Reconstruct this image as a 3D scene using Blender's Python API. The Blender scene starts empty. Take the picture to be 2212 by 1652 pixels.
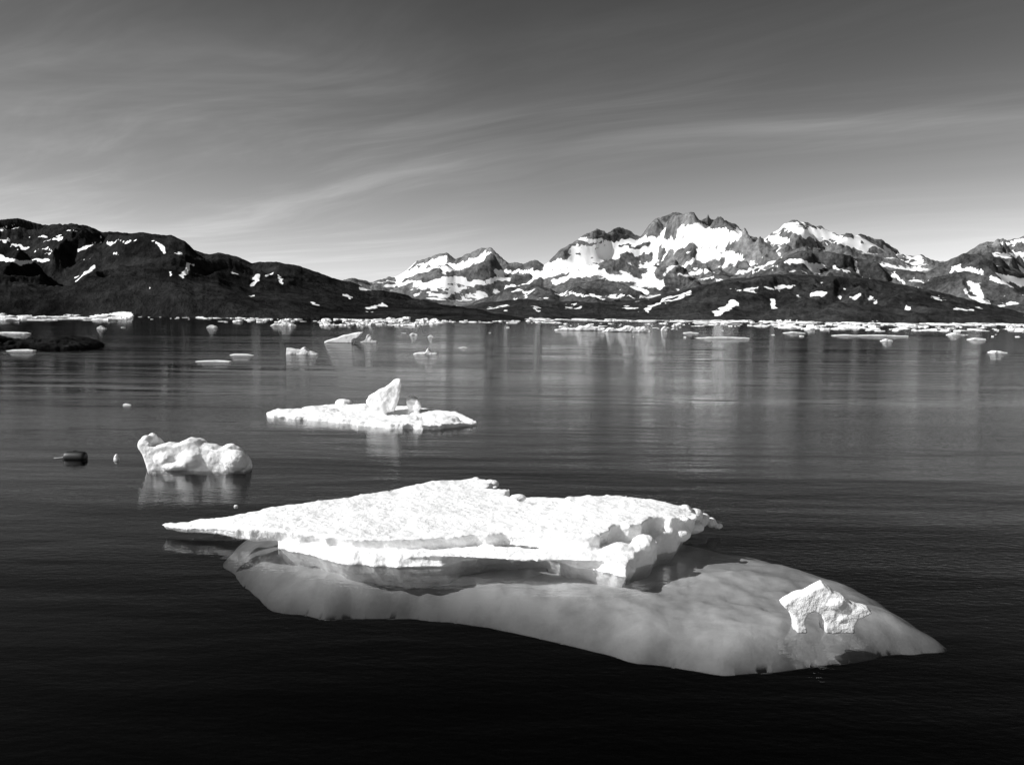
import bpy, bmesh, math, random
import numpy as np
from mathutils import Vector, Matrix

random.seed(4)
scene = bpy.context.scene
# ------------------------------------------------------------------ camera
CAM_H = 4.0
F = 1916.0; CX = 1106.0; CY = 826.0
pitch = math.radians(4.33); roll = math.radians(0.70)
fwd = Vector((0, math.cos(pitch), -math.sin(pitch)))
right0 = Vector((1, 0, 0)); up0 = right0.cross(fwd)
right = right0*math.cos(roll) + up0*math.sin(roll)
up = up0*math.cos(roll) - right0*math.sin(roll)
cam_data = bpy.data.cameras.new("camera")
cam = bpy.data.objects.new("camera", cam_data)
scene.collection.objects.link(cam)
M = Matrix((( right.x, up.x, -fwd.x, 0), (right.y, up.y, -fwd.y, 0), (right.z, up.z, -fwd.z, CAM_H), (0,0,0,1)))
cam.matrix_world = M
cam_data.sensor_width = 36.0
cam_data.lens = 36.0*F/2212.0
cam_data.clip_start = 0.1
cam_data.clip_end = 30000
scene.camera = cam

def ray(u, v):
    return fwd*F + right*(u-CX) - up*(v-CY)
def W(u, v, z=0.0):
    d = ray(u, v); t = (z-CAM_H)/d.z
    return Vector((d.x*t, d.y*t, z))
def AD(u, v, D):
    d = ray(u, v); t = D/d.y
    return Vector((d.x*t, D, CAM_H+d.z*t))

# ------------------------------------------------------------------ noise
def make_perm(seed):
    r = np.random.RandomState(seed); p = r.permutation(256); return np.concatenate([p, p, p])
def perlin(x, y, seed=0):
    p = make_perm(seed)
    xi = np.floor(x).astype(int); yi = np.floor(y).astype(int)
    xf = x-xi; yf = y-yi; xi &= 255; yi &= 255
    uu = xf**3*(xf*(xf*6-15)+10); vv = yf**3*(yf*(yf*6-15)+10)
    def g(ix, iy, dx, dy):
        h = p[p[ix]+iy]*(2*np.pi/256.0)
        return np.cos(h)*dx+np.sin(h)*dy
    a = g(xi, yi, xf, yf); b = g(xi+1, yi, xf-1, yf)
    c = g(xi, yi+1, xf, yf-1); d = g(xi+1, yi+1, xf-1, yf-1)
    return ((a+(b-a)*uu)+((c+(d-c)*uu)-(a+(b-a)*uu))*vv)*1.5
def fbm(x, y, o=5, seed=0, g=0.5):
    s = 0; a = 1
    for i in range(o):
        s = s+a*perlin(x, y, seed+i); x = x*2.03+13.1; y = y*2.03+7.7; a *= g
    return s
def ridged(x, y, o=6, seed=0, g=0.5):
    s = 0; a = 1; w = 1
    for i in range(o):
        n = 1-np.abs(perlin(x, y, seed+i)); n = n*n*w
        s = s+a*n; w = np.clip(n*1.6, 0, 1); x = x*2.1+3.3; y = y*2.1+9.1; a *= g
    return s
def blur(Z, n):
    for _ in range(n):
        P = np.pad(Z, 1, mode='edge')
        Z = (P[:-2, 1:-1]+P[2:, 1:-1]+P[1:-1, :-2]+P[1:-1, 2:]+2*Z)/6.0
    return Z

# ------------------------------------------------------------------ materials
def newmat(name):
    m = bpy.data.materials.new(name); m.use_nodes = True
    nt = m.node_tree; nt.nodes.clear()
    out = nt.nodes.new('ShaderNodeOutputMaterial')
    return m, nt, out
def N(nt, t, **kw):
    n = nt.nodes.new(t)
    for k, v in kw.items():
        if k in n.inputs.keys(): n.inputs[k].default_value = v
        else: setattr(n, k, v)
    return n
def ramp(nt, pts, interp='LINEAR'):
    r = nt.nodes.new('ShaderNodeValToRGB'); r.color_ramp.interpolation = interp
    e = r.color_ramp.elements
    while len(e) < len(pts): e.new(0.5)
    for i, (p, c) in enumerate(pts):
        e[i].position = p; e[i].color = (c, c, c, 1)
    return r

def ice_material(name, base=0.93, dirty=0.72, s=1.0, bump=1.0):
    m, nt, out = newmat(name); L = nt.links.new
    geo = N(nt, 'ShaderNodeNewGeometry')
    n1 = N(nt, 'ShaderNodeTexNoise', Scale=1.6*s, Detail=5.0, Roughness=0.65)
    n2 = N(nt, 'ShaderNodeTexNoise', Scale=11.0*s, Detail=4.0, Roughness=0.6)
    for n in (n1, n2): L(geo.outputs['Position'], n.inputs['Vector'])
    r = ramp(nt, [(0.3, dirty), (0.55, base)])
    L(n1.outputs['Fac'], r.inputs[0])
    bs = N(nt, 'ShaderNodeBsdfPrincipled', Roughness=0.5)
    L(r.outputs[0], bs.inputs['Base Color'])
    bs.inputs['IOR'].default_value = 1.31
    bs.inputs['Specular IOR Level'].default_value = 0.3
    b1 = N(nt, 'ShaderNodeBump', Strength=0.6*bump, Distance=0.04/s)
    L(n2.outputs['Fac'], b1.inputs['Height'])
    L(b1.outputs[0], bs.inputs['Normal'])
    L(bs.outputs[0], out.inputs[0])
    return m
mat_ice = ice_material("ice_snow_crust", 0.95, 0.80, bump=1.15)
mat_ice_far = ice_material("drift_ice", s=0.25)
mat_ice_sub = ice_material("submerged_ice", base=0.88, dirty=0.6, s=0.7, bump=.3)

def rock_material(name, dark, light, scale, snow=True, lowdark=None):
    m, nt, out = newmat(name); L = nt.links.new
    geo = N(nt, 'ShaderNodeNewGeometry')
    n1 = N(nt, 'ShaderNodeTexNoise', Scale=scale, Detail=6.0, Roughness=0.68)
    L(geo.outputs['Position'], n1.inputs['Vector'])
    r = ramp(nt, [(0.36, dark), (0.64, light)])
    L(n1.outputs['Fac'], r.inputs[0])
    n2 = N(nt, 'ShaderNodeTexNoise', Scale=scale*6, Detail=6.0, Roughness=0.72)
    L(geo.outputs['Position'], n2.inputs['Vector'])
    r2 = ramp(nt, [(0.3, 0.35), (0.7, 1.45)])
    L(n2.outputs['Fac'], r2.inputs[0])
    mul = N(nt, 'ShaderNodeMixRGB', blend_type='MULTIPLY'); mul.inputs[0].default_value = 1.0
    L(r.outputs[0], mul.inputs[1]); L(r2.outputs[0], mul.inputs[2])
    col = mul.outputs[0]
    bump = N(nt, 'ShaderNodeBump', Strength=1.0, Distance=0.35/scale*0.3)
    L(n2.outputs['Fac'], bump.inputs['Height'])
    bs = N(nt, 'ShaderNodeBsdfDiffuse')
    L(bump.outputs[0], bs.inputs['Normal'])
    if snow:
        at = N(nt, 'ShaderNodeAttribute', attribute_name="snow")
        n3 = N(nt, 'ShaderNodeTexNoise', Scale=scale*4, Detail=6.0, Roughness=0.65)
        L(geo.outputs['Position'], n3.inputs['Vector'])
        ma = N(nt, 'ShaderNodeMath', operation='MULTIPLY_ADD')
        L(n3.outputs['Fac'], ma.inputs[0]); ma.inputs[1].default_value = 1.3
        L(at.outputs['Fac'], ma.inputs[2])
        rs = ramp(nt, [(0.565, 0.0), (0.59, 1.0)])
        hf = N(nt, 'ShaderNodeMath', operation='MULTIPLY'); L(ma.outputs[0], hf.inputs[0]); hf.inputs[1].default_value = 0.5
        L(hf.outputs[0], rs.inputs[0])
        bs2 = N(nt, 'ShaderNodeBsdfDiffuse'); bs2.inputs['Color'].default_value = (0.93, 0.93, 0.93, 1)
        L(mul.outputs[0], bs.inputs['Color'])
        ms = N(nt, 'ShaderNodeMixShader'); L(rs.outputs[0], ms.inputs[0]); L(bs.outputs[0], ms.inputs[1]); L(bs2.outputs[0], ms.inputs[2])
        L(ms.outputs[0], out.inputs[0])
        return m
    L(col, bs.inputs['Color'])
    L(bs.outputs[0], out.inputs[0])
    return m
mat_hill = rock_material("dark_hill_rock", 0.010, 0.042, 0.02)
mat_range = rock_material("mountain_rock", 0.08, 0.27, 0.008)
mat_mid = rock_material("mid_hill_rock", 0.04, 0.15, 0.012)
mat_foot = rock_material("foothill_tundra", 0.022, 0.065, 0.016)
mat_outcrop = rock_material("wet_rock", 0.008, 0.03, 0.5, snow=False)

# ------------------------------------------------------------------ terrain
def capsule_field(U, V, caps, grow):
    f = np.full(U.shape, -1e3)
    for c in caps:
        x0, y0, x1, y1, r = c
        dx, dy = x1-x0, y1-y0
        l2 = dx*dx+dy*dy+1e-6
        t = np.clip(((U-x0)*dx+(V-y0)*dy)/l2, 0, 1)
        d = np.hypot(U-x0-t*dx, (V-y0-t*dy)*1.25)
        f = np.maximum(f, r+grow-d)
    return f
def terrain(name, u0, u1, nu, D0, D1, D2, nd, prof, mat, seed, nscale, namp, gscale, gamp, pw, caps, snow_noise=-1.0, jagp=2.0, warp=7.0, soft=12.0, snowsmooth=20, grow=0.0, rg=0.5):
    us = np.linspace(u0, u1, nu)
    px = np.array([p[0] for p in prof], float); py = np.array([p[1] for p in prof], float)
    vv = np.interp(us, px, py)+fbm(us/34.0, us*0+seed, 4, seed+90, 0.6)*jagp
    T = np.array([(AD(a, b, 1000.0).z-CAM_H)/1000.0 for a, b in zip(us, vv)])
    bx = np.array([AD(a, b, 1.0).x for a, b in zip(us, vv)])
    T = np.maximum(T, 0.0018)
    td = np.linspace(0, 1, nd)
    D = D0+(D2-D0)*td
    BX, DD = np.meshgrid(bx, D)
    Tm = np.broadcast_to(T, BX.shape)
    X = BX*DD; Y = DD
    wob = fbm(X/nscale*0.6, Y/nscale*0.6, 3, seed+50)*(D1-D0)*0.22
    tt = np.clip((Y+wob-D0)/(D1-D0), 0, None)
    s = np.where(tt < 1, np.clip(tt, 0, 1)**pw, 1-np.clip((tt-1)*(D1-D0)/(D2-D1)*.8, 0, 1)**1.2)
    crest = 1-0.8*np.exp(-((tt-1)/0.2)**2)
    wx = X+fbm(X/nscale, Y/nscale, 3, seed+30)*nscale*0.35
    wy = Y+fbm(X/nscale, Y/nscale, 3, seed+37)*nscale*0.35
    n = ridged(wx/nscale, wy/nscale, 7, seed, rg)-1.0
    n2 = fbm(wx/gscale, wy/gscale, 6, seed+11, rg+0.05)
    hs = s*(1+namp*n*crest)+np.minimum(s*3, 1)*gamp*n2*np.minimum(1, s+0.25)*crest
    T2 = Tm/0.945
    ang = hs*Tm*np.clip(D1/DD, 0.2, 1.25)**0.6
    a = ang/T2
    a = np.where(a < .85, a, .85+.15*(1-np.exp(-(a-.85)/.15)))
    Z = CAM_H*np.clip(tt*4, 0, 1)+a*T2*DD
    edge = np.minimum(1, td[:, None]*60)
    uu = np.broadcast_to(us, BX.shape)
    endt = np.clip((uu-u0)/120.0, 0, 1)*np.clip((u1-uu)/120.0, 0, 1)
    Z = np.where(tt <= 0, -4, Z-0.3)
    Z = Z*edge-4.0*(1-edge)
    Z = Z-(1-endt)*(np.abs(Z)+4)*1.15
    X0 = X.reshape(-1); Y0 = Y.reshape(-1)
    def snowfield(Zg):
        z = blur(Zg, 6).reshape(-1)
        P = np.stack([X0, Y0, z-CAM_H], -1)
        cf = P@np.array(fwd); cr = P@np.array(right); cu = P@np.array(up)
        U = CX+F*cr/cf; V = CY-F*cu/cf
        ws = D1/F*45
        Uw = U+fbm(X0/ws, (Y0*.6)/ws, 4, seed+61, .6)*warp*1.5
        Vw = V+fbm(X0/ws, (Y0*.6)/ws, 4, seed+66, .6)*warp
        cap = capsule_field(Uw, Vw, caps, grow)
        gy, gx = np.gradient(blur(Zg, 3))
        dX = np.gradient(X, axis=1); dY = np.gradient(Y, axis=0)
        slope = np.hypot(gx/dX, gy/dY).reshape(-1)
        b3 = blur(Zg, 3)
        hol = blur(b3, 24)-b3
        hol = (hol/(hol.std()+1e-6)).reshape(-1)
        nz = fbm(X0/(nscale*0.3), Y0/(nscale*0.3), 5, seed+70)
        fld = 0.5+np.clip(cap/soft, -3, 0.8)+0.13*np.clip(hol, -2, 2)
        gen = snow_noise+0.35*nz+0.26*np.clip(hol, -2, 2.5)-0.12*slope+0.5
        return np.clip(np.maximum(fld, gen), 0, 1)
    fld = snowfield(Z)
    k = np.clip((fld.reshape(nd, nu)-0.3)/0.3, 0, 1)
    k = blur(k, 5)
    Z = Z*(1-k)+blur(Z, snowsmooth)*k
    verts = np.stack([X, Y, Z], -1).reshape(-1, 3)
    i = np.arange(nd*nu).reshape(nd, nu)
    faces = np.stack([i[:-1, :-1], i[:-1, 1:], i[1:, 1:], i[1:, :-1]], -1).reshape(-1, 4)
    me = bpy.data.meshes.new(name)
    me.vertices.add(len(verts)); me.vertices.foreach_set('co', verts.reshape(-1))
    me.loops.add(faces.size); me.loops.foreach_set('vertex_index', faces.reshape(-1))
    me.polygons.add(len(faces))
    me.polygons.foreach_set('loop_start', np.arange(0, faces.size, 4))
    me.polygons.foreach_set('use_smooth', np.ones(len(faces), bool))
    me.update(calc_edges=True)
    a = me.attributes.new("snow", 'FLOAT', 'POINT'); a.data.foreach_set('value', fld.astype(np.float32))
    me.materials.append(mat)
    ob = bpy.data.objects.new(name, me); scene.collection.objects.link(ob)
    return ob

prof_left = [(-900,520),(-500,470),(-100,470),(0,478),(50,478),(130,482),(180,490),(220,502),(270,500),(330,506),(370,508),(400,520),(420,538),(450,550),(480,549),(510,556),(545,570),(580,568),(630,572),(680,585),(720,598),(760,612),(800,625),(860,630),(900,640),(950,655),(1000,662),(1040,670),(1100,680),(1200,690)]
caps_left = [(0,555,40,570,6),(40,568,100,560,4),(0,522,30,520,3),(60,510,100,512,2),(0,498,40,490,3),(100,525,130,515,3),(165,545,220,525,3),(235,525,300,518,3),(332,522,345,540,4),(165,600,205,572,3),(390,597,415,572,4),(365,592,367,594,2),(545,612,560,595,6),(575,600,585,590,3),(604,600,607,610,4),(320,625,322,627,2),(795,666,830,661,4),(785,618,830,624,4),(676,655,684,657,2),(250,550,256,548,1),(80,540,120,545,2),(180,565,190,560,1),(540,640,548,636,1),(740,640,760,645,2),(20,540,60,532,2),(130,500,160,498,1),(190,512,215,508,1),(-200,540,-60,560,8),(-400,520,-260,500,8)]
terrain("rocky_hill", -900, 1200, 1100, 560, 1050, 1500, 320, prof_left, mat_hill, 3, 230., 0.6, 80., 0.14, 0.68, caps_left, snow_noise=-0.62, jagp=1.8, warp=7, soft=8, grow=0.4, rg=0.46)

prof_far = [(480,660),(560,640),(700,615),(760,603),(800,608),(860,590),(900,567),(935,552),(965,545),(985,560),(1010,550),(1040,540),(1060,538),(1080,555),(1098,570),(1130,568),(1155,558),(1175,570),(1190,560),(1225,532),(1250,512),(1290,492),(1310,494),(1335,487),(1355,490),(1385,502),(1405,490),(1430,468),(1460,460),(1475,468),(1490,465),(1510,470),(1530,461),(1545,470),(1560,468),(1590,480),(1620,498),(1650,500),(1665,485),(1690,472),(1715,468),(1740,480),(1790,497),(1830,508),(1870,510),(1900,520),(1950,540),(2000,555),(2040,568),(2060,560),(2100,540),(2150,520),(2180,508),(2212,503),(2300,480),(2450,500),(2600,470),(2800,540),(3000,560)]
caps_far = [(1470,494,1590,504,15),(1430,522,1570,522,13),(1440,515,1260,532,7),(1240,545,1400,538,11),(1190,575,1330,555,10),(1150,595,1280,580,10),(1260,515,1310,520,6),(1410,545,1395,610,7),(1200,612,1300,585,8),(1300,590,1420,612,8),(1430,590,1500,560,6),(1680,492,1720,486,13),(1650,505,1690,520,10),(1720,494,1850,522,13),(1780,508,1880,535,12),(1870,530,1990,558,8),(1620,505,1690,545,5),(1600,590,1700,560,5),(1510,545,1560,560,5),(1560,575,1610,550,6),
(860,600,960,562,12),(830,612,900,615,7),(910,622,1000,600,12),(960,585,1040,558,10),(1040,552,1062,549,7),(1000,610,1100,605,8),(1080,590,1150,585,7),(930,638,990,632,6),(1100,625,1160,600,6),(2060,580,2110,592,9),(2140,590,2240,612,15),(2150,552,2240,545,8),(2170,525,2250,515,9),(2300,540,2450,530,20),(1200,640,1240,650,6),(1470,600,1520,590,5),(1340,625,1400,630,8)]
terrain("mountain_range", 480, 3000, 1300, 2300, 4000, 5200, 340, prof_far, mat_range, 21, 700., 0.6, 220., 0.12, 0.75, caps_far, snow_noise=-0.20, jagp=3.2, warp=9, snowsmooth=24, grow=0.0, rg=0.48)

prof_mid = [(900,680),(960,668),(1020,655),(1060,640),(1100,622),(1150,613),(1190,624),(1210,640),(1240,614),(1290,604),(1340,610),(1400,638),(1450,635),(1500,602),(1550,592),(1600,590),(1650,580),(1690,556),(1740,541),(1800,547),(1860,560),(1920,580),(2000,588),(2050,566),(2080,550),(2120,547),(2160,562),(2212,590),(2300,590),(2500,560),(2800,600),(3000,620)]
caps_mid = [(1700,562,1770,577,7),(1745,570,1760,590,7),(1850,560,1860,600,4),(1930,592,1945,612,7),(1210,636,1300,642,5),(2060,575,2110,592,7),(2090,615,2140,655,7),(2140,600,2230,612,10),(1600,592,1690,572,5),(1520,600,1560,610,4),(1800,575,1830,590,4),(1110,632,1150,628,3),(1960,600,2000,610,4),(1380,640,1440,645,5)]
terrain("mountain_range", 880, 3000, 1000, 1850, 2500, 3100, 240, prof_mid, mat_mid, 41, 380., 0.55, 120., 0.14, 0.65, caps_mid, snow_noise=-0.33, jagp=2.0, warp=8, rg=0.48)

prof_foot = [(600,690),(800,672),(900,668),(1000,662),(1060,652),(1120,646),(1200,650),(1300,655),(1400,645),(1500,620),(1580,602),(1700,592),(1800,596),(1900,605),(2000,625),(2100,648),(2160,662),(2212,676),(2300,670),(2500,650),(2800,660),(3000,670)]
caps_foot = [(1545,680,1590,656,6),(1400,666,1490,632,4),(1668,650,1674,660,7),(1750,632,1790,635,5),(1840,642,1860,632,5),(2070,671,2110,671,3),(1955,660,1957,672,2),(1680,618,1720,620,3),(1880,640,1884,642,1),(1580,630,1640,622,2),(1350,665,1370,668,3),(1150,665,1165,668,3),(1050,668,1090,664,3),(1230,662,1250,660,2),(2010,640,2040,645,3)]
terrain("foothills", 600, 3000, 1000, 1300, 1800, 2200, 220, prof_foot, mat_foot, 61, 300., 0.55, 100., 0.15, 0.6, caps_foot, snow_noise=-0.58, jagp=1.5, warp=8, soft=10, rg=0.48)

# ------------------------------------------------------------------ ice builders
tex_cache = {}
def cloud_tex(size, depth=3):
    k = (round(size, 4), depth)
    if k not in tex_cache:
        t = bpy.data.textures.new("clouds_%g" % size, 'CLOUDS'); t.noise_scale = size; t.noise_depth = depth
        tex_cache[k] = t
    return tex_cache[k]
def add_prism(bm, bottom, top):
    n = len(bottom)
    vb = [bm.verts.new(p) for p in bottom]; vt = [bm.verts.new(p) for p in top]
    f1 = bm.faces.new(vb[::-1]); f2 = bm.faces.new(vt)
    for i in range(n):
        j = (i+1) % n
        bm.faces.new((vb[i], vb[j], vt[j], vt[i]))
    bmesh.ops.triangulate(bm, faces=[f1, f2])
def jag(pts, sub, amp, seed):
    r = random.Random(seed); out = []
    n = len(pts)
    for i in range(n):
        a = pts[i]; b = pts[(i+1) % n]
        for k in range(sub):
            t = k/sub
            p = a.lerp(b, t)
            if k: p = p+Vector((r.uniform(-amp, amp), r.uniform(-amp, amp), 0))
            out.append(p)
    return out
def finish(bm, name, voxel, disp, mat, smooth=3, parent=None, sfac=0.5):
    bmesh.ops.recalc_face_normals(bm, faces=bm.faces)
    c = Vector((0, 0, 0))
    for v in bm.verts: c += v.co
    c /= len(bm.verts); c.z = 0
    for v in bm.verts: v.co -= c
    me = bpy.data.meshes.new(name); bm.to_mesh(me); bm.free()
    me.materials.append(mat)
    ob = bpy.data.objects.new(name, me); scene.collection.objects.link(ob)
    ob.location = c
    if parent:
        ob.parent = parent; ob.location = c-parent.location
    m = ob.modifiers.new("remesh", 'REMESH'); m.mode = 'VOXEL'; m.voxel_size = voxel; m.use_smooth_shade = True
    if smooth:
        m = ob.modifiers.new("smooth", 'SMOOTH'); m.iterations = smooth; m.factor = sfac
    for size, st, dep in disp:
        m = ob.modifiers.new("displace", 'DISPLACE'); m.texture = cloud_tex(size, dep); m.strength = st; m.mid_level = 0.5
        m.texture_coords = 'GLOBAL'
    return ob
def silhouette(bm, pts, D, th, back=0.8, skew=0.0, zmin=-1e9):
    fr = [AD(u, v, D) for u, v in pts]
    for p in fr: p.z = max(p.z, zmin)
    cx = sum(p.x for p in fr)/len(fr)
    a = []; b = []
    for p in fr:
        a.append(Vector((cx+(p.x-cx)*0.96, D-th/2, p.z*.93 if p.z > 0 else p.z)))
        b.append(Vector((cx+(p.x-cx)*back+skew, D+th/2, p.z*0.88 if p.z > 0 else p.z)))
    mid = [Vector((p.x, D, p.z)) for p in fr]
    n = len(fr)
    va = [bm.verts.new(p) for p in a]; vm = [bm.verts.new(p) for p in mid]; vb = [bm.verts.new(p) for p in b]
    f1 = bm.faces.new(va); f2 = bm.faces.new(vb[::-1])
    for i in range(n):
        j = (i+1) % n
        bm.faces.new((va[j], va[i], vm[i], vm[j])); bm.faces.new((vm[j], vm[i], vb[i], vb[j]))
    bmesh.ops.triangulate(bm, faces=[f1, f2])
def blob(bm, loc, r, sc=(1, 1, 1), rot=0):
    m = Matrix.Translation(loc) @ Matrix.Rotation(rot, 4, 'Z') @ Matrix.Diagonal((sc[0]*r, sc[1]*r, sc[2]*r, 1))
    bmesh.ops.create_icosphere(bm, subdivisions=2, radius=1.0, matrix=m)

# ---- the large floe
bm = bmesh.new()
top = [(343,1131,.2),(420,1122,.27),(500,1112,.35),(600,1092,.4),(700,1080,.42),(800,1065,.45),(900,1045,.5),(960,1037,.5),(1035,1032,.5),(1060,1045,.5),(1048,1053,.5),(1102,1055,.5),(1092,1070,.5),(1142,1085,.5),(1165,1088,.5),(1200,1079,.55),(1270,1070,.57),(1340,1068,.6),(1440,1081,.6),(1492,1098,.55),(1505,1112,.5),
       (1470,1116,.58),(1405,1114,.6),(1388,1130,.58),(1325,1133,.56),(1298,1156,.5),(1180,1154,.46),(1090,1150,.43),(1000,1156,.42),(900,1162,.40),(800,1164,.38),(700,1160,.36),(620,1148,.34),(560,1140,.33),(480,1142,.26),(400,1140,.2)]
tp = [W(u, v, z) for u, v, z in top]
tp = jag(tp, 4, 0.055, 3)
zb = lambda p: 0.09 if p.x < -4.2 else (0.17 if p.x < 0.8 else 0.2)
cen = Vector((0, 16, 0))
bt = [Vector((p.x+(cen.x-p.x)*0.02, p.y+(cen.y-p.y)*0.05, zb(p))) for p in tp]
add_prism(bm, bt, tp)
low = [(600,1184,.18),(650,1194,.16),(700,1206,.16),(760,1218,.17),(860,1226,.17),(955,1224,.15),(1000,1211,.18),(1080,1203,.24),(1180,1205,.24),(1230,1220,.2),(1310,1238,.16),(1355,1247,.16),(1372,1228,.26),(1412,1218,.26),(1422,1198,.32),(1460,1188,.36),(1480,1164,.3),(1440,1130,.34),(1300,1115,.34),(1100,1110,.34),(900,1110,.34),(760,1130,.3),(660,1155,.26)]
lp = []
for u, v, z in low:
    p = W(u, v, 0); lp.append(Vector((p.x, p.y, z)))
lp = jag(lp, 4, 0.05, 8)
lb = [Vector((p.x+(0.8-p.x)*.08, p.y+0.55, -0.7)) for p in lp]
lm = [Vector((p.x, p.y-0.03, 0.0)) for p in lp]
lu = [Vector((p.x, p.y+0.06, p.z)) for p in lp]
add_prism(bm, lm, lu); add_prism(bm, lb, [Vector((p.x, p.y, 0.03)) for p in lm])
for u, v, z, r, sc in [(1500,1110,.42,.14,(1.2,1,.8)),(1520,1120,.3,.12,(1,1,1)),(1537,1128,.2,.11,(1,1,1)),(1552,1136,.12,.07,(1.6,1,1)),(1480,1100,.52,.12,(1,1,.8)),(1495,1138,.22,.18,(1.3,1,.7)),(1465,1150,.25,.2,(1.1,1.2,.8)),(1515,1128,.25,.11,(1,1,.8)),
                       (1060,1045,.46,.12,(1.4,1,.6)),(1120,1075,.46,.12,(1.4,1,.6)),
                       (1335,1190,.22,.2,(1.5,1,.8)),(1390,1175,.32,.18,(1.2,1,1)),(1260,1185,.24,.15,(2,1,.7))]:
    blob(bm, W(u, v, z), r, sc)
r_ = random.Random(5)
for k in range(26):   # broken crust along the back and right-hand rim
    i = r_.randrange(8*4, 21*4); p = tp[i]
    blob(bm, Vector((p.x+r_.uniform(-.1,.1), p.y+r_.uniform(-.25,.02), p.z+r_.uniform(-.035,.0))), r_.uniform(.035,.07), (r_.uniform(1,1.8), 1, r_.uniform(.6,.9)))
floe = finish(bm, "ice_floe", 0.026, [(1.3,0.10,2),(0.35,0.05,2),(0.12,0.025,2),(0.05,0.014,2)], mat_ice, smooth=5)

# ---- submerged shelf of the floe: shallow ledge, deepening softly to its margin
def edge_depth(u):
    return 0.80-0.20*min(1, max(0, (u-900)/1100.0))
sub = [(480,1215),(525,1268),(600,1318),(700,1340),(830,1332),(960,1340),(1100,1366),(1250,1398),(1400,1438),(1560,1462),(1700,1453),(1830,1434),(1940,1418),(2040,1402),(1960,1352),(1870,1300),(1750,1258),(1600,1232),(1450,1195),(1300,1130),(1000,1110),(700,1130),(560,1160)]
poly = np.array([[W(u, v, -edge_depth(u)).x, W(u, v, -edge_depth(u)).y] for u, v in sub])
STEP = 0.05
gx = np.arange(poly[:, 0].min()-.4, poly[:, 0].max()+.4, STEP); gy = np.arange(poly[:, 1].min()-.4, poly[:, 1].max()+.4, STEP)
GX, GY = np.meshgrid(gx, gy)
inside = np.zeros(GX.shape, bool); dist = np.full(GX.shape, 1e9)
for i in range(len(poly)):
    x0, y0 = poly[i]; x1, y1 = poly[(i+1) % len(poly)]
    cr = ((y0 > GY) != (y1 > GY)) & (GX < (x1-x0)*(GY-y0)/((y1-y0) if abs(y1-y0) > 1e-9 else 1e-9)+x0)
    inside ^= cr
    l2 = (x1-x0)**2+(y1-y0)**2
    t = np.clip(((GX-x0)*(x1-x0)+(GY-y0)*(y1-y0))/l2, 0, 1)
    dist = np.minimum(dist, np.hypot(GX-x0-t*(x1-x0), GY-y0-t*(y1-y0)))
sd_ = np.where(inside, dist, -dist)+fbm(GX/.9, GY/.9, 3, 5)*0.10
sd_ = blur(sd_, 6)
g_y, g_x = np.gradient(sd_, STEP)
gl2 = np.maximum(g_x**2+g_y**2, 0.2)
# pull the rim vertices onto the smooth outline
band = (sd_ > -STEP*1.0) & (sd_ < STEP*0.6)
PX = np.where(band, GX-g_x*sd_/gl2, GX); PY = np.where(band, GY-g_y*sd_/gl2, GY)
SDP = np.where(band, 0.0, sd_)
ed = 0.80-0.20*np.clip((GX+1.2)/6.0, 0, 1)
inner = 0.25+0.07*fbm(GX/1.4, GY/1.4, 3, 17)+0.02*fbm(GX/.35, GY/.35, 3, 27)
wdt = 0.38-0.10*np.clip(GX/4.5, 0, 1)
ZT = -(inner+(ed-inner)*np.exp(-np.maximum(SDP, 0)/wdt))
ZB = ZT-0.015-0.16*np.clip(SDP/1.0, 0, 1)
idx = -np.ones(GX.shape, int); vlist = []
mask = sd_ > -STEP*1.0
for (a, b) in np.argwhere(mask):
    idx[a, b] = len(vlist); vlist.append((PX[a, b], PY[a, b], ZT[a, b]))
nt_ = len(vlist)
for (a, b) in np.argwhere(mask): vlist.append((PX[a, b], PY[a, b], ZB[a, b]))
fl_ = []; ecount = {}
for a in range(GX.shape[0]-1):
    for b in range(GX.shape[1]-1):
        q = (idx[a, b], idx[a, b+1], idx[a+1, b+1], idx[a+1, b])
        if min(q) >= 0:
            q = tuple(int(v) for v in q)
            fl_.append(q); fl_.append(tuple(v+nt_ for v in q[::-1]))
            for i in range(4):
                e = (q[i], q[(i+1) % 4])
                if (e[1], e[0]) in ecount: del ecount[(e[1], e[0])]
                else: ecount[e] = 1
for (a, b) in ecount: fl_.append((b, a, a+nt_, b+nt_))
me = bpy.data.meshes.new("submerged_shelf"); me.from_pydata(vlist, [], fl_); me.update()
for p in me.polygons: p.use_smooth = True
me.materials.append(mat_ice_sub)
so_ = bpy.data.objects.new("submerged_shelf", me); scene.collection.objects.link(so_)
so_.parent = floe; so_.location = -floe.location

# ---- arched ice knob on the right
bm = bmesh.new()
Dk = W(1780, 1350, 0).y
arch = [(1684,1296),(1698,1285),(1718,1274),(1735,1272),(1750,1261),(1762,1256),(1772,1252),(1784,1261),(1798,1272),(1815,1278),(1832,1294),(1850,1302),(1872,1306),(1882,1316),(1866,1324),(1850,1330),(1840,1345),(1842,1365),(1778,1365),(1776,1338),(1770,1322),(1755,1312),(1738,1316),(1732,1330),(1734,1344),(1735,1365),(1713,1365),(1712,1340),(1706,1322),(1700,1312),(1690,1306)]
silhouette(bm, arch, Dk, 0.26, back=0.94, zmin=-0.07)
blob(bm, AD(1802,1300,Dk-0.03), .15, (1.3,1.0,.75)); blob(bm, AD(1812,1328,Dk+.02), .16, (1.2,1.1,.8)); blob(bm, AD(1722,1294,Dk), .075, (1.6,1.2,.8))
finish(bm, "ice_growler", 0.012, [(0.22,0.03,2),(0.07,0.01,2)], mat_ice, smooth=6)

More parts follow.
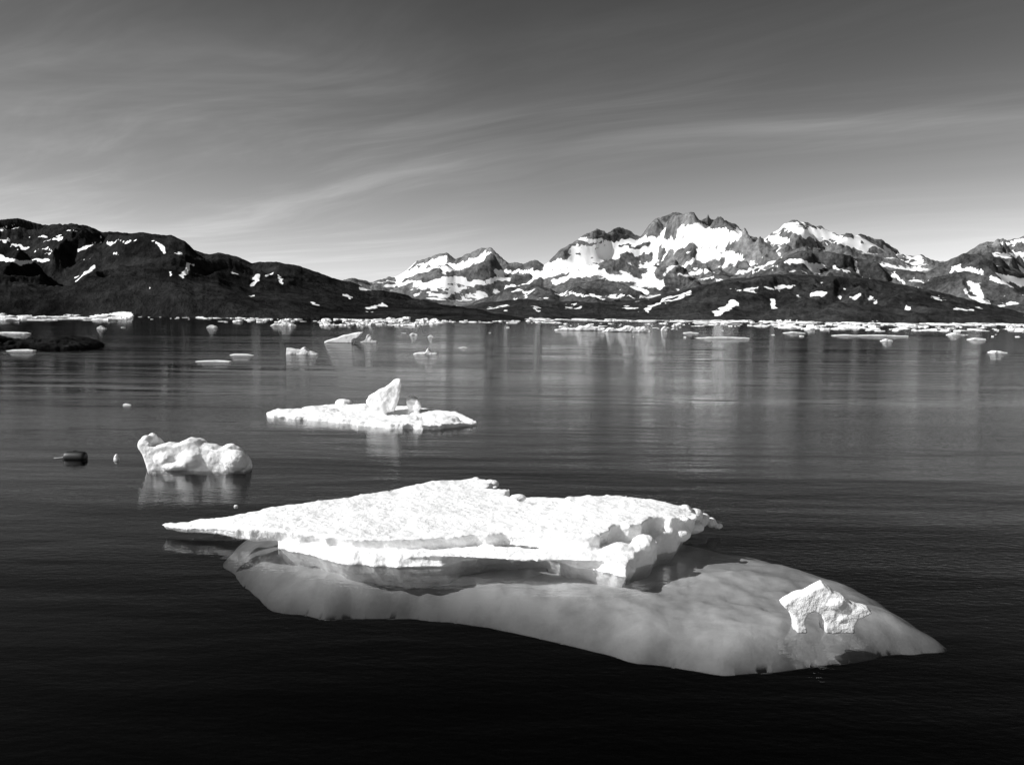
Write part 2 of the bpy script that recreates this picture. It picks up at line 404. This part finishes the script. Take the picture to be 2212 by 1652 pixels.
# ---- berg on the left with the knob
bm = bmesh.new()
Dl = W(430, 1014, 0).y
body = [(304,950),(308,941),(320,939),(331,948),(332,960),(342,960),(352,957),(368,953),(385,956),(398,951),(414,943),(428,948),(442,957),(456,958),(468,960),(480,967),(492,960),(505,958),(520,967),(532,979),(543,995),(546,1008),(542,1020),(330,1020),(325,1000),(319,982),(311,968),(305,958)]
silhouette(bm, body, Dl+0.2, 0.75, back=0.85)
for u, v, r, sc, dy in [(360,990,.3,(1.1,1,.8),-.15),(415,990,.34,(1.1,1,.85),-.15),(514,992,.33,(1.0,1,.85),-.3),(318,950,.14,(1,1,1),.2),(385,1005,.3,(1.5,1,.5),-.2),(415,962,.22,(1.2,1,.7),.2),(455,985,.3,(1.2,1,.7),.2)]:
    p = AD(u, v, Dl); p.y += dy+0.15; blob(bm, p, r, sc)
finish(bm, "ice_growler", 0.025, [(0.5,0.09,2),(0.15,0.02,2),(.06,.008,2)], mat_ice, smooth=9)

# ---- second floe with the upright shard
bm = bmesh.new()
fl = [(573,889,.12),(610,882,.2),(680,877,.28),(740,873,.35),(800,874,.4),(880,878,.4),(950,885,.35),(1000,895,.3),(1032,906,.2),(1030,912,.1),(985,914,.15),(930,917,.18),(870,914,.2),(800,909,.2),(740,903,.2),(660,898,.15),(590,897,.1)]
tp = jag([W(u, v, z) for u, v, z in fl], 3, 0.12, 9)
add_prism(bm, [Vector((p.x, p.y+0.1, -0.25)) for p in tp], tp)
Ds = W(830, 892, .25).y
silhouette(bm, [(791,868),(795,853),(812,844),(830,834),(843,826),(852,817),(860,815),(868,817),(867,838),(862,858),(854,885),(825,890),(805,885)], Ds, 0.5, back=0.75)
silhouette(bm, [(880,862),(888,857),(900,858),(906,864),(911,874),(905,890),(882,890)], Ds+0.2, 0.5, back=0.8)
blob(bm, W(744, 872, .35), .28, (1.3,1,.7)); blob(bm, W(775, 880, .3), .3, (2,1,.6)); blob(bm, W(690, 885, .25), .3, (2.6,1,.5)); blob(bm, W(870,905,.2), .3, (2.6,1,.5)); blob(bm, W(950,905,.2), .3, (2.6,1,.5))
finish(bm, "ice_floe", 0.045, [(1.0,0.14,2),(0.3,0.09,2),(.12,.04,2)], mat_ice, smooth=2)

# ---- mid-distance floes
def px_floe(name, pts, base_v, thr=0.8, depth=None, mat=mat_ice, jit=0.22):
    rr = random.Random(int(pts[0][0]*7+base_v))
    us = [p[0] for p in pts]; um = (min(us)+max(us))/2
    D = W(um, base_v, 0).y
    wpx = (max(us)-min(us)); wm = wpx*D/F
    hp = base_v-min(p[1] for p in pts)
    hm = hp*D/F
    th = depth if depth else wm*thr
    ext = []
    for a, b in zip(pts[:-1], pts[1:]):
        for k in range(3):
            t = k/3.0
            vv_ = a[1]+(b[1]-a[1])*t+(rr.uniform(-jit, jit)*hp if k else 0)
            ext.append((a[0]+(b[0]-a[0])*t, min(base_v-.3, vv_)))
    ext.append(pts[-1])
    bm = bmesh.new()
    silhouette(bm, ext+[(pts[-1][0], base_v+12), (pts[0][0], base_v+12)], D+th*0.3, th, back=0.8, zmin=-0.06)
    vox = max(0.03, min(wm/70, hm/5))
    return finish(bm, name, vox, [(hm*.9, hm*.35*(jit/.22), 2), (hm*.3, hm*.15*(jit/.22), 2)], mat, smooth=1)
px_floe("ice_floe", [(702,738),(720,731),(745,723),(770,718),(786,717),(779,727),(764,734)], 740, .4, jit=.06)
px_floe("ice_growler", [(780,738),(790,733),(795,723),(802,725),(806,733),(816,736)], 739, .7, jit=.1)
px_floe("ice_growler", [(620,764),(622,750),(634,754),(645,756),(660,750),(668,758),(680,761),(688,764)], 765, .5, jit=.12)
px_floe("ice_growler", [(893,764),(910,761),(920,760),(926,752),(932,760),(945,763)], 765, .6, jit=.12)
px_floe("ice_floe", [(424,780),(440,778.4),(470,777.8),(490,778.8),(500,780)], 781, .3)
px_floe("ice_floe", [(497,766),(510,764),(535,764.5),(548,767)], 767, .3)
px_floe("ice_floe", [(990,750.5),(1000,749),(1010,750.5)], 751, .5)
px_floe("ice_growler", [(585,703),(596,699),(606,700),(616,696),(628,698),(640,703)], 704, .4, mat=mat_ice_far)
px_floe("ice_growler", [(448,706),(456,702),(462,704),(470,707)], 708, .6, mat=mat_ice_far)
px_floe("ice_growler", [(211,709),(218,704),(224,707),(230,709)], 710, .6)
px_floe("ice_floe", [(18,757),(30,755),(50,754.5),(70,755.5),(78,757)], 758, .4)
px_floe("ice_floe", [(-20,720),(10,717),(50,718),(66,720)], 721, .4, mat=mat_ice_far)
px_floe("ice_growler", [(1197,712),(1215,708),(1240,709),(1255,704),(1280,703),(1300,708),(1318,713)], 714, .2, mat=mat_ice_far)
px_floe("ice_growler", [(1300,715),(1318,707),(1335,711),(1352,704),(1375,709),(1392,704),(1406,715)], 717, .2, mat=mat_ice_far)
px_floe("ice_growler", [(1428,713),(1437,704),(1442,713)], 715, .6, mat=mat_ice_far)
px_floe("ice_floe", [(1500,730),(1530,727.5),(1555,728.5),(1590,728),(1618,730)], 731, .25, mat=mat_ice_far)
px_floe("ice_floe", [(1793,725),(1815,722.5),(1850,724),(1900,723),(1930,724),(1960,725)], 726, .15, mat=mat_ice_far)
px_floe("ice_floe", [(1475,719),(1492,716.5),(1508,719)], 720, .5, mat=mat_ice_far)
px_floe("ice_growler", [(1902,736),(1915,732),(1926,736)], 737, .7)
px_floe("ice_growler", [(2135,761),(2146,757),(2156,758),(2170,761)], 762, .7)
px_floe("ice_floe", [(2090,733),(2105,730),(2125,732)], 734, .6)
px_floe("ice_growler", [(2044,723),(2056,719),(2066,720),(2082,723)], 724, .5, mat=mat_ice_far)
px_floe("ice_floe", [(1690,719),(1710,716),(1738,719)], 720, .4, mat=mat_ice_far)
px_floe("ice_growler", [(885,723),(892,719),(902,723)], 724, .7)
px_floe("ice_growler", [(924,727),(930,724),(936,727)], 728, .7)
px_floe("ice_growler", [(246,991),(249,981),(254,980),(257,991)], 992, .9)
px_floe("ice_growler", [(266,874),(271,871),(276,872),(284,874)], 874.5, .4)
px_floe("ice_growler", [(505,1091),(509,1089.5),(515,1091)], 1092, .9)

# ---- distant drift ice (one mesh)
def drift_ice():
    bm = bmesh.new(); r = random.Random(11)
    zones = [(-250,275,677,693,230,60,6),(300,480,683,690,36,24,4),(480,700,687,697,44,24,4),(690,945,688,704,160,30,7),(945,1210,690,698,70,24,3),
             (1210,1480,698,712,50,20,5),(1480,1680,697,705,44,24,4),(1680,1870,701,712,80,36,6),(1870,2350,702,716,120,30,5),(200,1100,698,728,4,8,1.5),(1100,2212,712,733,7,10,2.),(1900,2212,715,730,8,16,2.5),
             (-250,2400,0,4,520,44,2.5)]
    for u0, u1, v0, v1, cnt, wmax, hmax in zones:
        for k in range(cnt):
            u = r.uniform(u0, u1); hz = 681+(u-CX)*0.0122
            if v0 == 0: v = hz+6.5+4*r.random()
            else: v = max(v0+(v1-v0)*r.random()**1.2, hz+5.5)
            p = W(u, v, 0)
            D = p.y
            if D > 1450: continue
            wp = r.uniform(0.2, 1)**2*wmax+2
            rx = wp*D/F*0.5; ry = rx*r.uniform(.6, 1.6)
            h = min((r.uniform(.15, 1)**2.5*hmax+.8)*D/F*.7, rx*0.5)
            n = r.choice((11, 13, 15)); rot = r.uniform(0, 6.28)
            prof = [(1.0, -.3), (1.02, .3*h), (.9, .65*h), (.5, h*.8)]
            ph = [r.uniform(.6, 1.2) for _ in range(n)]
            rows = []
            sx, sy = r.uniform(-.35, .35), r.uniform(-.3, .3)
            for q, (rr, z) in enumerate(prof):
                rows.append([bm.verts.new((p.x+math.cos(rot+6.283*i/n)*rx*rr*ph[i]+(sx*rx if rr < .8 else 0), p.y+math.sin(rot+6.283*i/n)*ry*rr*ph[i]+(sy*ry if rr < .8 else 0), z if z < 0 else z*r.uniform(.3, 1.7))) for i in range(n)])
            for a in range(3):
                for i in range(n):
                    j = (i+1) % n
                    bm.faces.new((rows[a][i], rows[a][j], rows[a+1][j], rows[a+1][i]))
            bm.faces.new(rows[-1])
    bmesh.ops.triangulate(bm, faces=[f for f in bm.faces if len(f.verts) > 4])
    bmesh.ops.recalc_face_normals(bm, faces=bm.faces)
    me = bpy.data.meshes.new("drift_ice"); bm.to_mesh(me); bm.free(); me.materials.append(mat_ice_far)
    ob = bpy.data.objects.new("drift_ice", me); scene.collection.objects.link(ob)
drift_ice()

# ---- rock outcrop, left
bm = bmesh.new()
Dr = W(100, 750, 0).y
silhouette(bm, [(-160,730),(-100,722),(-40,726),(0,731),(12,740),(35,741),(55,733),(75,735),(100,740),(118,729),(135,726),(165,728),(190,735),(212,742),(218,747),(210,765),(-160,765)], Dr+2, 7, back=.85, zmin=-.4)
silhouette(bm, [(20,747),(60,740),(110,743),(160,747),(175,765),(20,765)], Dr-2.2, 3, back=.9, zmin=-.4)
finish(bm, "rock_outcrop", 0.12, [(2.0,.6,3),(.6,.25,2)], mat_outcrop, smooth=1)

# ---- black mooring float with its line
mb, nt, out = newmat("black_rubber"); L = nt.links.new
bs = N(nt, 'ShaderNodeBsdfPrincipled', Roughness=0.5); nn = N(nt, 'ShaderNodeTexNoise', Scale=12.0); rr = ramp(nt, [(0.3, .004), (0.7, .010)])
L(nn.outputs['Fac'], rr.inputs[0]); L(rr.outputs[0], bs.inputs['Base Color']); L(bs.outputs[0], out.inputs[0])
pb = W(163, 991, 0)
buoy = bpy.data.objects.new("mooring_buoy", None); scene.collection.objects.link(buoy); buoy.location = pb
def lathe(name, prof, loc, parent, mat, seg=28):
    bm = bmesh.new(); rows = []
    for x, r in prof:
        rows.append([bm.verts.new((x, r*math.cos(6.28318*i/seg), r*math.sin(6.28318*i/seg))) for i in range(seg)])
    for a in range(len(rows)-1):
        for i in range(seg):
            j = (i+1) % seg; bm.faces.new((rows[a][i], rows[a][j], rows[a+1][j], rows[a+1][i]))
    bm.faces.new(rows[0][::-1]); bm.faces.new(rows[-1])
    me = bpy.data.meshes.new(name); bm.to_mesh(me); bm.free(); me.materials.append(mat)
    for p in me.polygons: p.use_smooth = True
    ob = bpy.data.objects.new(name, me); scene.collection.objects.link(ob); ob.parent = parent; ob.location = loc
    return ob
pr = [(-.30,.03),(-.295,.08),(-.28,.115),(-.25,.135),(-.20,.145),(-.10,.15),(0,.15),(.10,.15),(.20,.145),(.25,.135),(.28,.115),(.295,.08),(.30,.03)]
lathe("float_drum", pr, (0, 0, .06), buoy, mb)
bm = bmesh.new()
for a in range(13):
    t = math.pi*a/12
    blob(bm, Vector((-.08+.16*a/12, 0, .2+.03*math.sin(t))), .014)
me = bpy.data.meshes.new("handle"); bm.to_mesh(me); bm.free(); me.materials.append(mb)
hd = bpy.data.objects.new("handle", me); scene.collection.objects.link(hd); hd.parent = buoy
cu = bpy.data.curves.new("mooring_line", 'CURVE'); cu.dimensions = '3D'; cu.bevel_depth = 0.013
sp = cu.splines.new('POLY'); pts = [(-.3, 0, .05), (-.38, .02, .03), (-.46, 0, .02), (-.54, .03, .015), (-.60, .05, .01)]
sp.points.add(len(pts)-1)
for i, p in enumerate(pts): sp.points[i].co = (*p, 1)
ml, nt, out = newmat("pale_rope"); bs = N(nt, 'ShaderNodeBsdfDiffuse'); wv = N(nt, 'ShaderNodeTexWave', Scale=20.0); rr = ramp(nt, [(0, .25), (1, .5)])
nt.links.new(wv.outputs['Fac'], rr.inputs[0]); nt.links.new(rr.outputs[0], bs.inputs[0]); nt.links.new(bs.outputs[0], out.inputs[0])
cu.materials.append(ml)
ro = bpy.data.objects.new("mooring_line", cu); scene.collection.objects.link(ro); ro.parent = buoy

# ------------------------------------------------------------------ water
bm = bmesh.new()
vs = [bm.verts.new(p) for p in ((-9000,-60,0),(9000,-60,0),(9000,9000,0),(-9000,9000,0))]
bm.faces.new(vs)
me = bpy.data.meshes.new("water"); bm.to_mesh(me); bm.free()
m, nt, out = newmat("sea_water"); L = nt.links.new
def Mt(op, a, b=None, c=None):
    n = N(nt, 'ShaderNodeMath', operation=op)
    for i, q in enumerate((a, b, c)):
        if q is None: continue
        if isinstance(q, (int, float)): n.inputs[i].default_value = q
        else: nt.links.new(q, n.inputs[i])
    return n.outputs[0]
geo = N(nt, 'ShaderNodeNewGeometry')
def mapped(sx, sy, scale, detail, rough=0.5, rot=0.0):
    mp = N(nt, 'ShaderNodeMapping'); mp.inputs['Scale'].default_value = (sx, sy, 1); mp.inputs['Rotation'].default_value = (0, 0, rot)
    L(geo.outputs['Position'], mp.inputs['Vector'])
    n = N(nt, 'ShaderNodeTexNoise', Scale=scale, Detail=detail, Roughness=rough); L(mp.outputs[0], n.inputs['Vector'])
    return n
fine = mapped(1.0, 2.0, 5.0, 2.0, 0.55, 0.12)
medi = mapped(0.45, 1.6, 0.16, 4.0, 0.5, -0.06)
patch = mapped(0.18, 1.0, 0.05, 2.0, 0.6, 0.05)
pr = ramp(nt, [(0.38, 0.2), (0.6, 1.0)]); L(patch.outputs['Fac'], pr.inputs[0])
b1 = N(nt, 'ShaderNodeBump', Distance=0.009); L(pr.outputs[0], b1.inputs['Strength']); L(fine.outputs['Fac'], b1.inputs['Height'])
b2 = N(nt, 'ShaderNodeBump', Distance=0.095, Strength=1.0); L(medi.outputs['Fac'], b2.inputs['Height']); L(b1.outputs[0], b2.inputs['Normal'])
def schlick(nsock):
    d = N(nt, 'ShaderNodeVectorMath', operation='DOT_PRODUCT'); L(nsock, d.inputs[0]); L(geo.outputs['Incoming'], d.inputs[1])
    k = Mt('ABSOLUTE', d.outputs['Value']); k = Mt('SUBTRACT', 1.0, k); k = Mt('MAXIMUM', k, 0.0); k = Mt('POWER', k, 5.0)
    return Mt('MULTIPLY_ADD', k, 0.98, 0.02)
fr = Mt('ADD', Mt('MULTIPLY', schlick(b2.outputs[0]), 0.75), Mt('MULTIPLY', schlick(geo.outputs['Normal']), 0.25))
gl = N(nt, 'ShaderNodeBsdfGlossy', Roughness=0.03); gl.inputs['Color'].default_value = (.57, .57, .57, 1); L(b2.outputs[0], gl.inputs['Normal'])
tr = N(nt, 'ShaderNodeBsdfTransparent')
mx = N(nt, 'ShaderNodeMixShader'); L(fr, mx.inputs[0]); L(tr.outputs[0], mx.inputs[1]); L(gl.outputs[0], mx.inputs[2])
L(mx.outputs[0], out.inputs['Surface'])
va = N(nt, 'ShaderNodeVolumeAbsorption', Density=0.72); va.inputs['Color'].default_value = (0, 0, 0, 1)
L(va.outputs[0], out.inputs['Volume'])
me.materials.append(m)
wo = bpy.data.objects.new("water", me); scene.collection.objects.link(wo)
bm = bmesh.new()
vs = [bm.verts.new(p) for p in ((-9000,-60,-30),(9000,-60,-30),(9000,9000,-30),(-9000,9000,-30))]
bm.faces.new(vs); me = bpy.data.meshes.new("seabed"); bm.to_mesh(me); bm.free(); me.materials.append(mat_outcrop)
scene.collection.objects.link(bpy.data.objects.new("seabed", me))

# ------------------------------------------------------------------ sun & sky
SUN_EL = math.radians(36); AZ = math.radians(106)   # to the left, a little behind the camera
sd = Vector((-math.sin(AZ)*math.cos(SUN_EL), math.cos(AZ)*math.cos(SUN_EL), math.sin(SUN_EL)))
sun = bpy.data.lights.new("sun", 'SUN'); sun.energy = 5.0; sun.angle = math.radians(0.5); sun.color = (1, 1, 1)
so = bpy.data.objects.new("sun", sun); scene.collection.objects.link(so)
so.rotation_euler = (-sd).to_track_quat('-Z', 'Y').to_euler()
w = bpy.data.worlds.new("World"); scene.world = w; w.use_nodes = True
nt = w.node_tree; nt.nodes.clear(); L = nt.links.new
out = N(nt, 'ShaderNodeOutputWorld'); bg = N(nt, 'ShaderNodeBackground', Strength=0.1)
sky = N(nt, 'ShaderNodeTexSky'); sky.sky_type = 'NISHITA'; sky.sun_disc = False; sky.sun_elevation = SUN_EL; sky.sun_rotation = -AZ
sky.air_density = 1.0; sky.dust_density = 0.6; sky.ozone_density = 1.0
sep = N(nt, 'ShaderNodeSeparateColor'); L(sky.outputs[0], sep.inputs[0])
tc = N(nt, 'ShaderNodeTexCoord'); sx = N(nt, 'ShaderNodeSeparateXYZ'); L(tc.outputs['Generated'], sx.inputs[0])
zc = Mt('MAXIMUM', sx.outputs['Z'], 0.0); zc = Mt('ADD', zc, 0.09)
pxn = Mt('DIVIDE', sx.outputs['X'], zc); pyn = Mt('DIVIDE', sx.outputs['Y'], zc)
cv = N(nt, 'ShaderNodeCombineXYZ'); L(pxn, cv.inputs[0]); L(pyn, cv.inputs[1])
wn = N(nt, 'ShaderNodeTexNoise', Scale=0.4, Detail=2.0); L(cv.outputs[0], wn.inputs['Vector'])
wsub = N(nt, 'ShaderNodeVectorMath', operation='SUBTRACT'); L(wn.outputs['Color'], wsub.inputs[0]); wsub.inputs[1].default_value = (.5, .5, .5)
wmul = N(nt, 'ShaderNodeVectorMath', operation='SCALE'); L(wsub.outputs[0], wmul.inputs[0]); wmul.inputs['Scale'].default_value = 1.1
wadd = N(nt, 'ShaderNodeVectorMath', operation='ADD'); L(wmul.outputs[0], wadd.inputs[0]); L(cv.outputs[0], wadd.inputs[1])
def cloud(rot, sx_, sy_, scale, det, dist, lo, hi, off=0.0):
    r0 = N(nt, 'ShaderNodeVectorRotate', rotation_type='Z_AXIS'); r0.inputs['Angle'].default_value = rot; L(wadd.outputs[0], r0.inputs['Vector'])
    mp = N(nt, 'ShaderNodeMapping'); mp.inputs['Scale'].default_value = (sx_, sy_, 1); mp.inputs['Location'].default_value = (off, off*.7, 0); L(r0.outputs[0], mp.inputs['Vector'])
    n = N(nt, 'ShaderNodeTexNoise', Scale=scale, Detail=det, Roughness=0.6, Distortion=dist); L(mp.outputs[0], n.inputs['Vector'])
    mr = N(nt, 'ShaderNodeMapRange', interpolation_type='SMOOTHSTEP'); mr.inputs['From Min'].default_value = lo; mr.inputs['From Max'].default_value = hi; L(n.outputs['Fac'], mr.inputs['Value'])
    return mr.outputs[0]
R = math.radians(-150)
c1 = cloud(R, 0.28, 1.2, 0.8, 6, 0.4, 0.46, 0.85, 1.3)
c2 = cloud(R+0.12, 0.5, 3.0, 0.8, 6, 0.5, 0.45, 0.9, 4.0)
c3 = cloud(R, 0.3, 0.5, 0.8, 1, 0.3, 0.38, 0.65, 2.0)
# cirrus bank low on the left horizon
dd = N(nt, 'ShaderNodeVectorMath', operation='DOT_PRODUCT'); L(tc.outputs['Generated'], dd.inputs[0]); dd.inputs[1].default_value = Vector((-0.32, 0.93, 0.12)).normalized()
bank = N(nt, 'ShaderNodeMapRange', interpolation_type='SMOOTHSTEP'); bank.inputs['From Min'].default_value = 0.93; bank.inputs['From Max'].default_value = 1.0; L(dd.outputs['Value'], bank.inputs['Value'])
hi = N(nt, 'ShaderNodeMapRange', interpolation_type='SMOOTHSTEP'); hi.inputs['From Min'].default_value = 0.14; hi.inputs['From Max'].default_value = 0.38; hi.inputs['To Min'].default_value = 1.0; hi.inputs['To Max'].default_value = 0.12; L(sx.outputs['Z'], hi.inputs['Value'])
cl = Mt('ADD', Mt('MULTIPLY', c1, 0.9), Mt('MULTIPLY', c2, 0.5)); cl = Mt('MULTIPLY', cl, Mt('ADD', Mt('ADD', c3, 0.12), Mt('MULTIPLY', bank.outputs[0], 1.4)))
cl = Mt('ADD', cl, Mt('MULTIPLY', bank.outputs[0], 0.25))
cl = Mt('MULTIPLY', cl, hi.outputs[0])
# red-filtered panchromatic response: deepens the clear blue sky
base = Mt('MULTIPLY', Mt('POWER', Mt('MULTIPLY', sep.outputs[0], 0.4), 2.0), 1.75)
val = Mt('ADD', base, Mt('MULTIPLY', cl, 1.6))
L(val, bg.inputs['Color'])
L(bg.outputs[0], out.inputs[0])
scene.view_settings.view_transform = 'Standard'; scene.view_settings.look = 'None'; scene.view_settings.exposure = 0
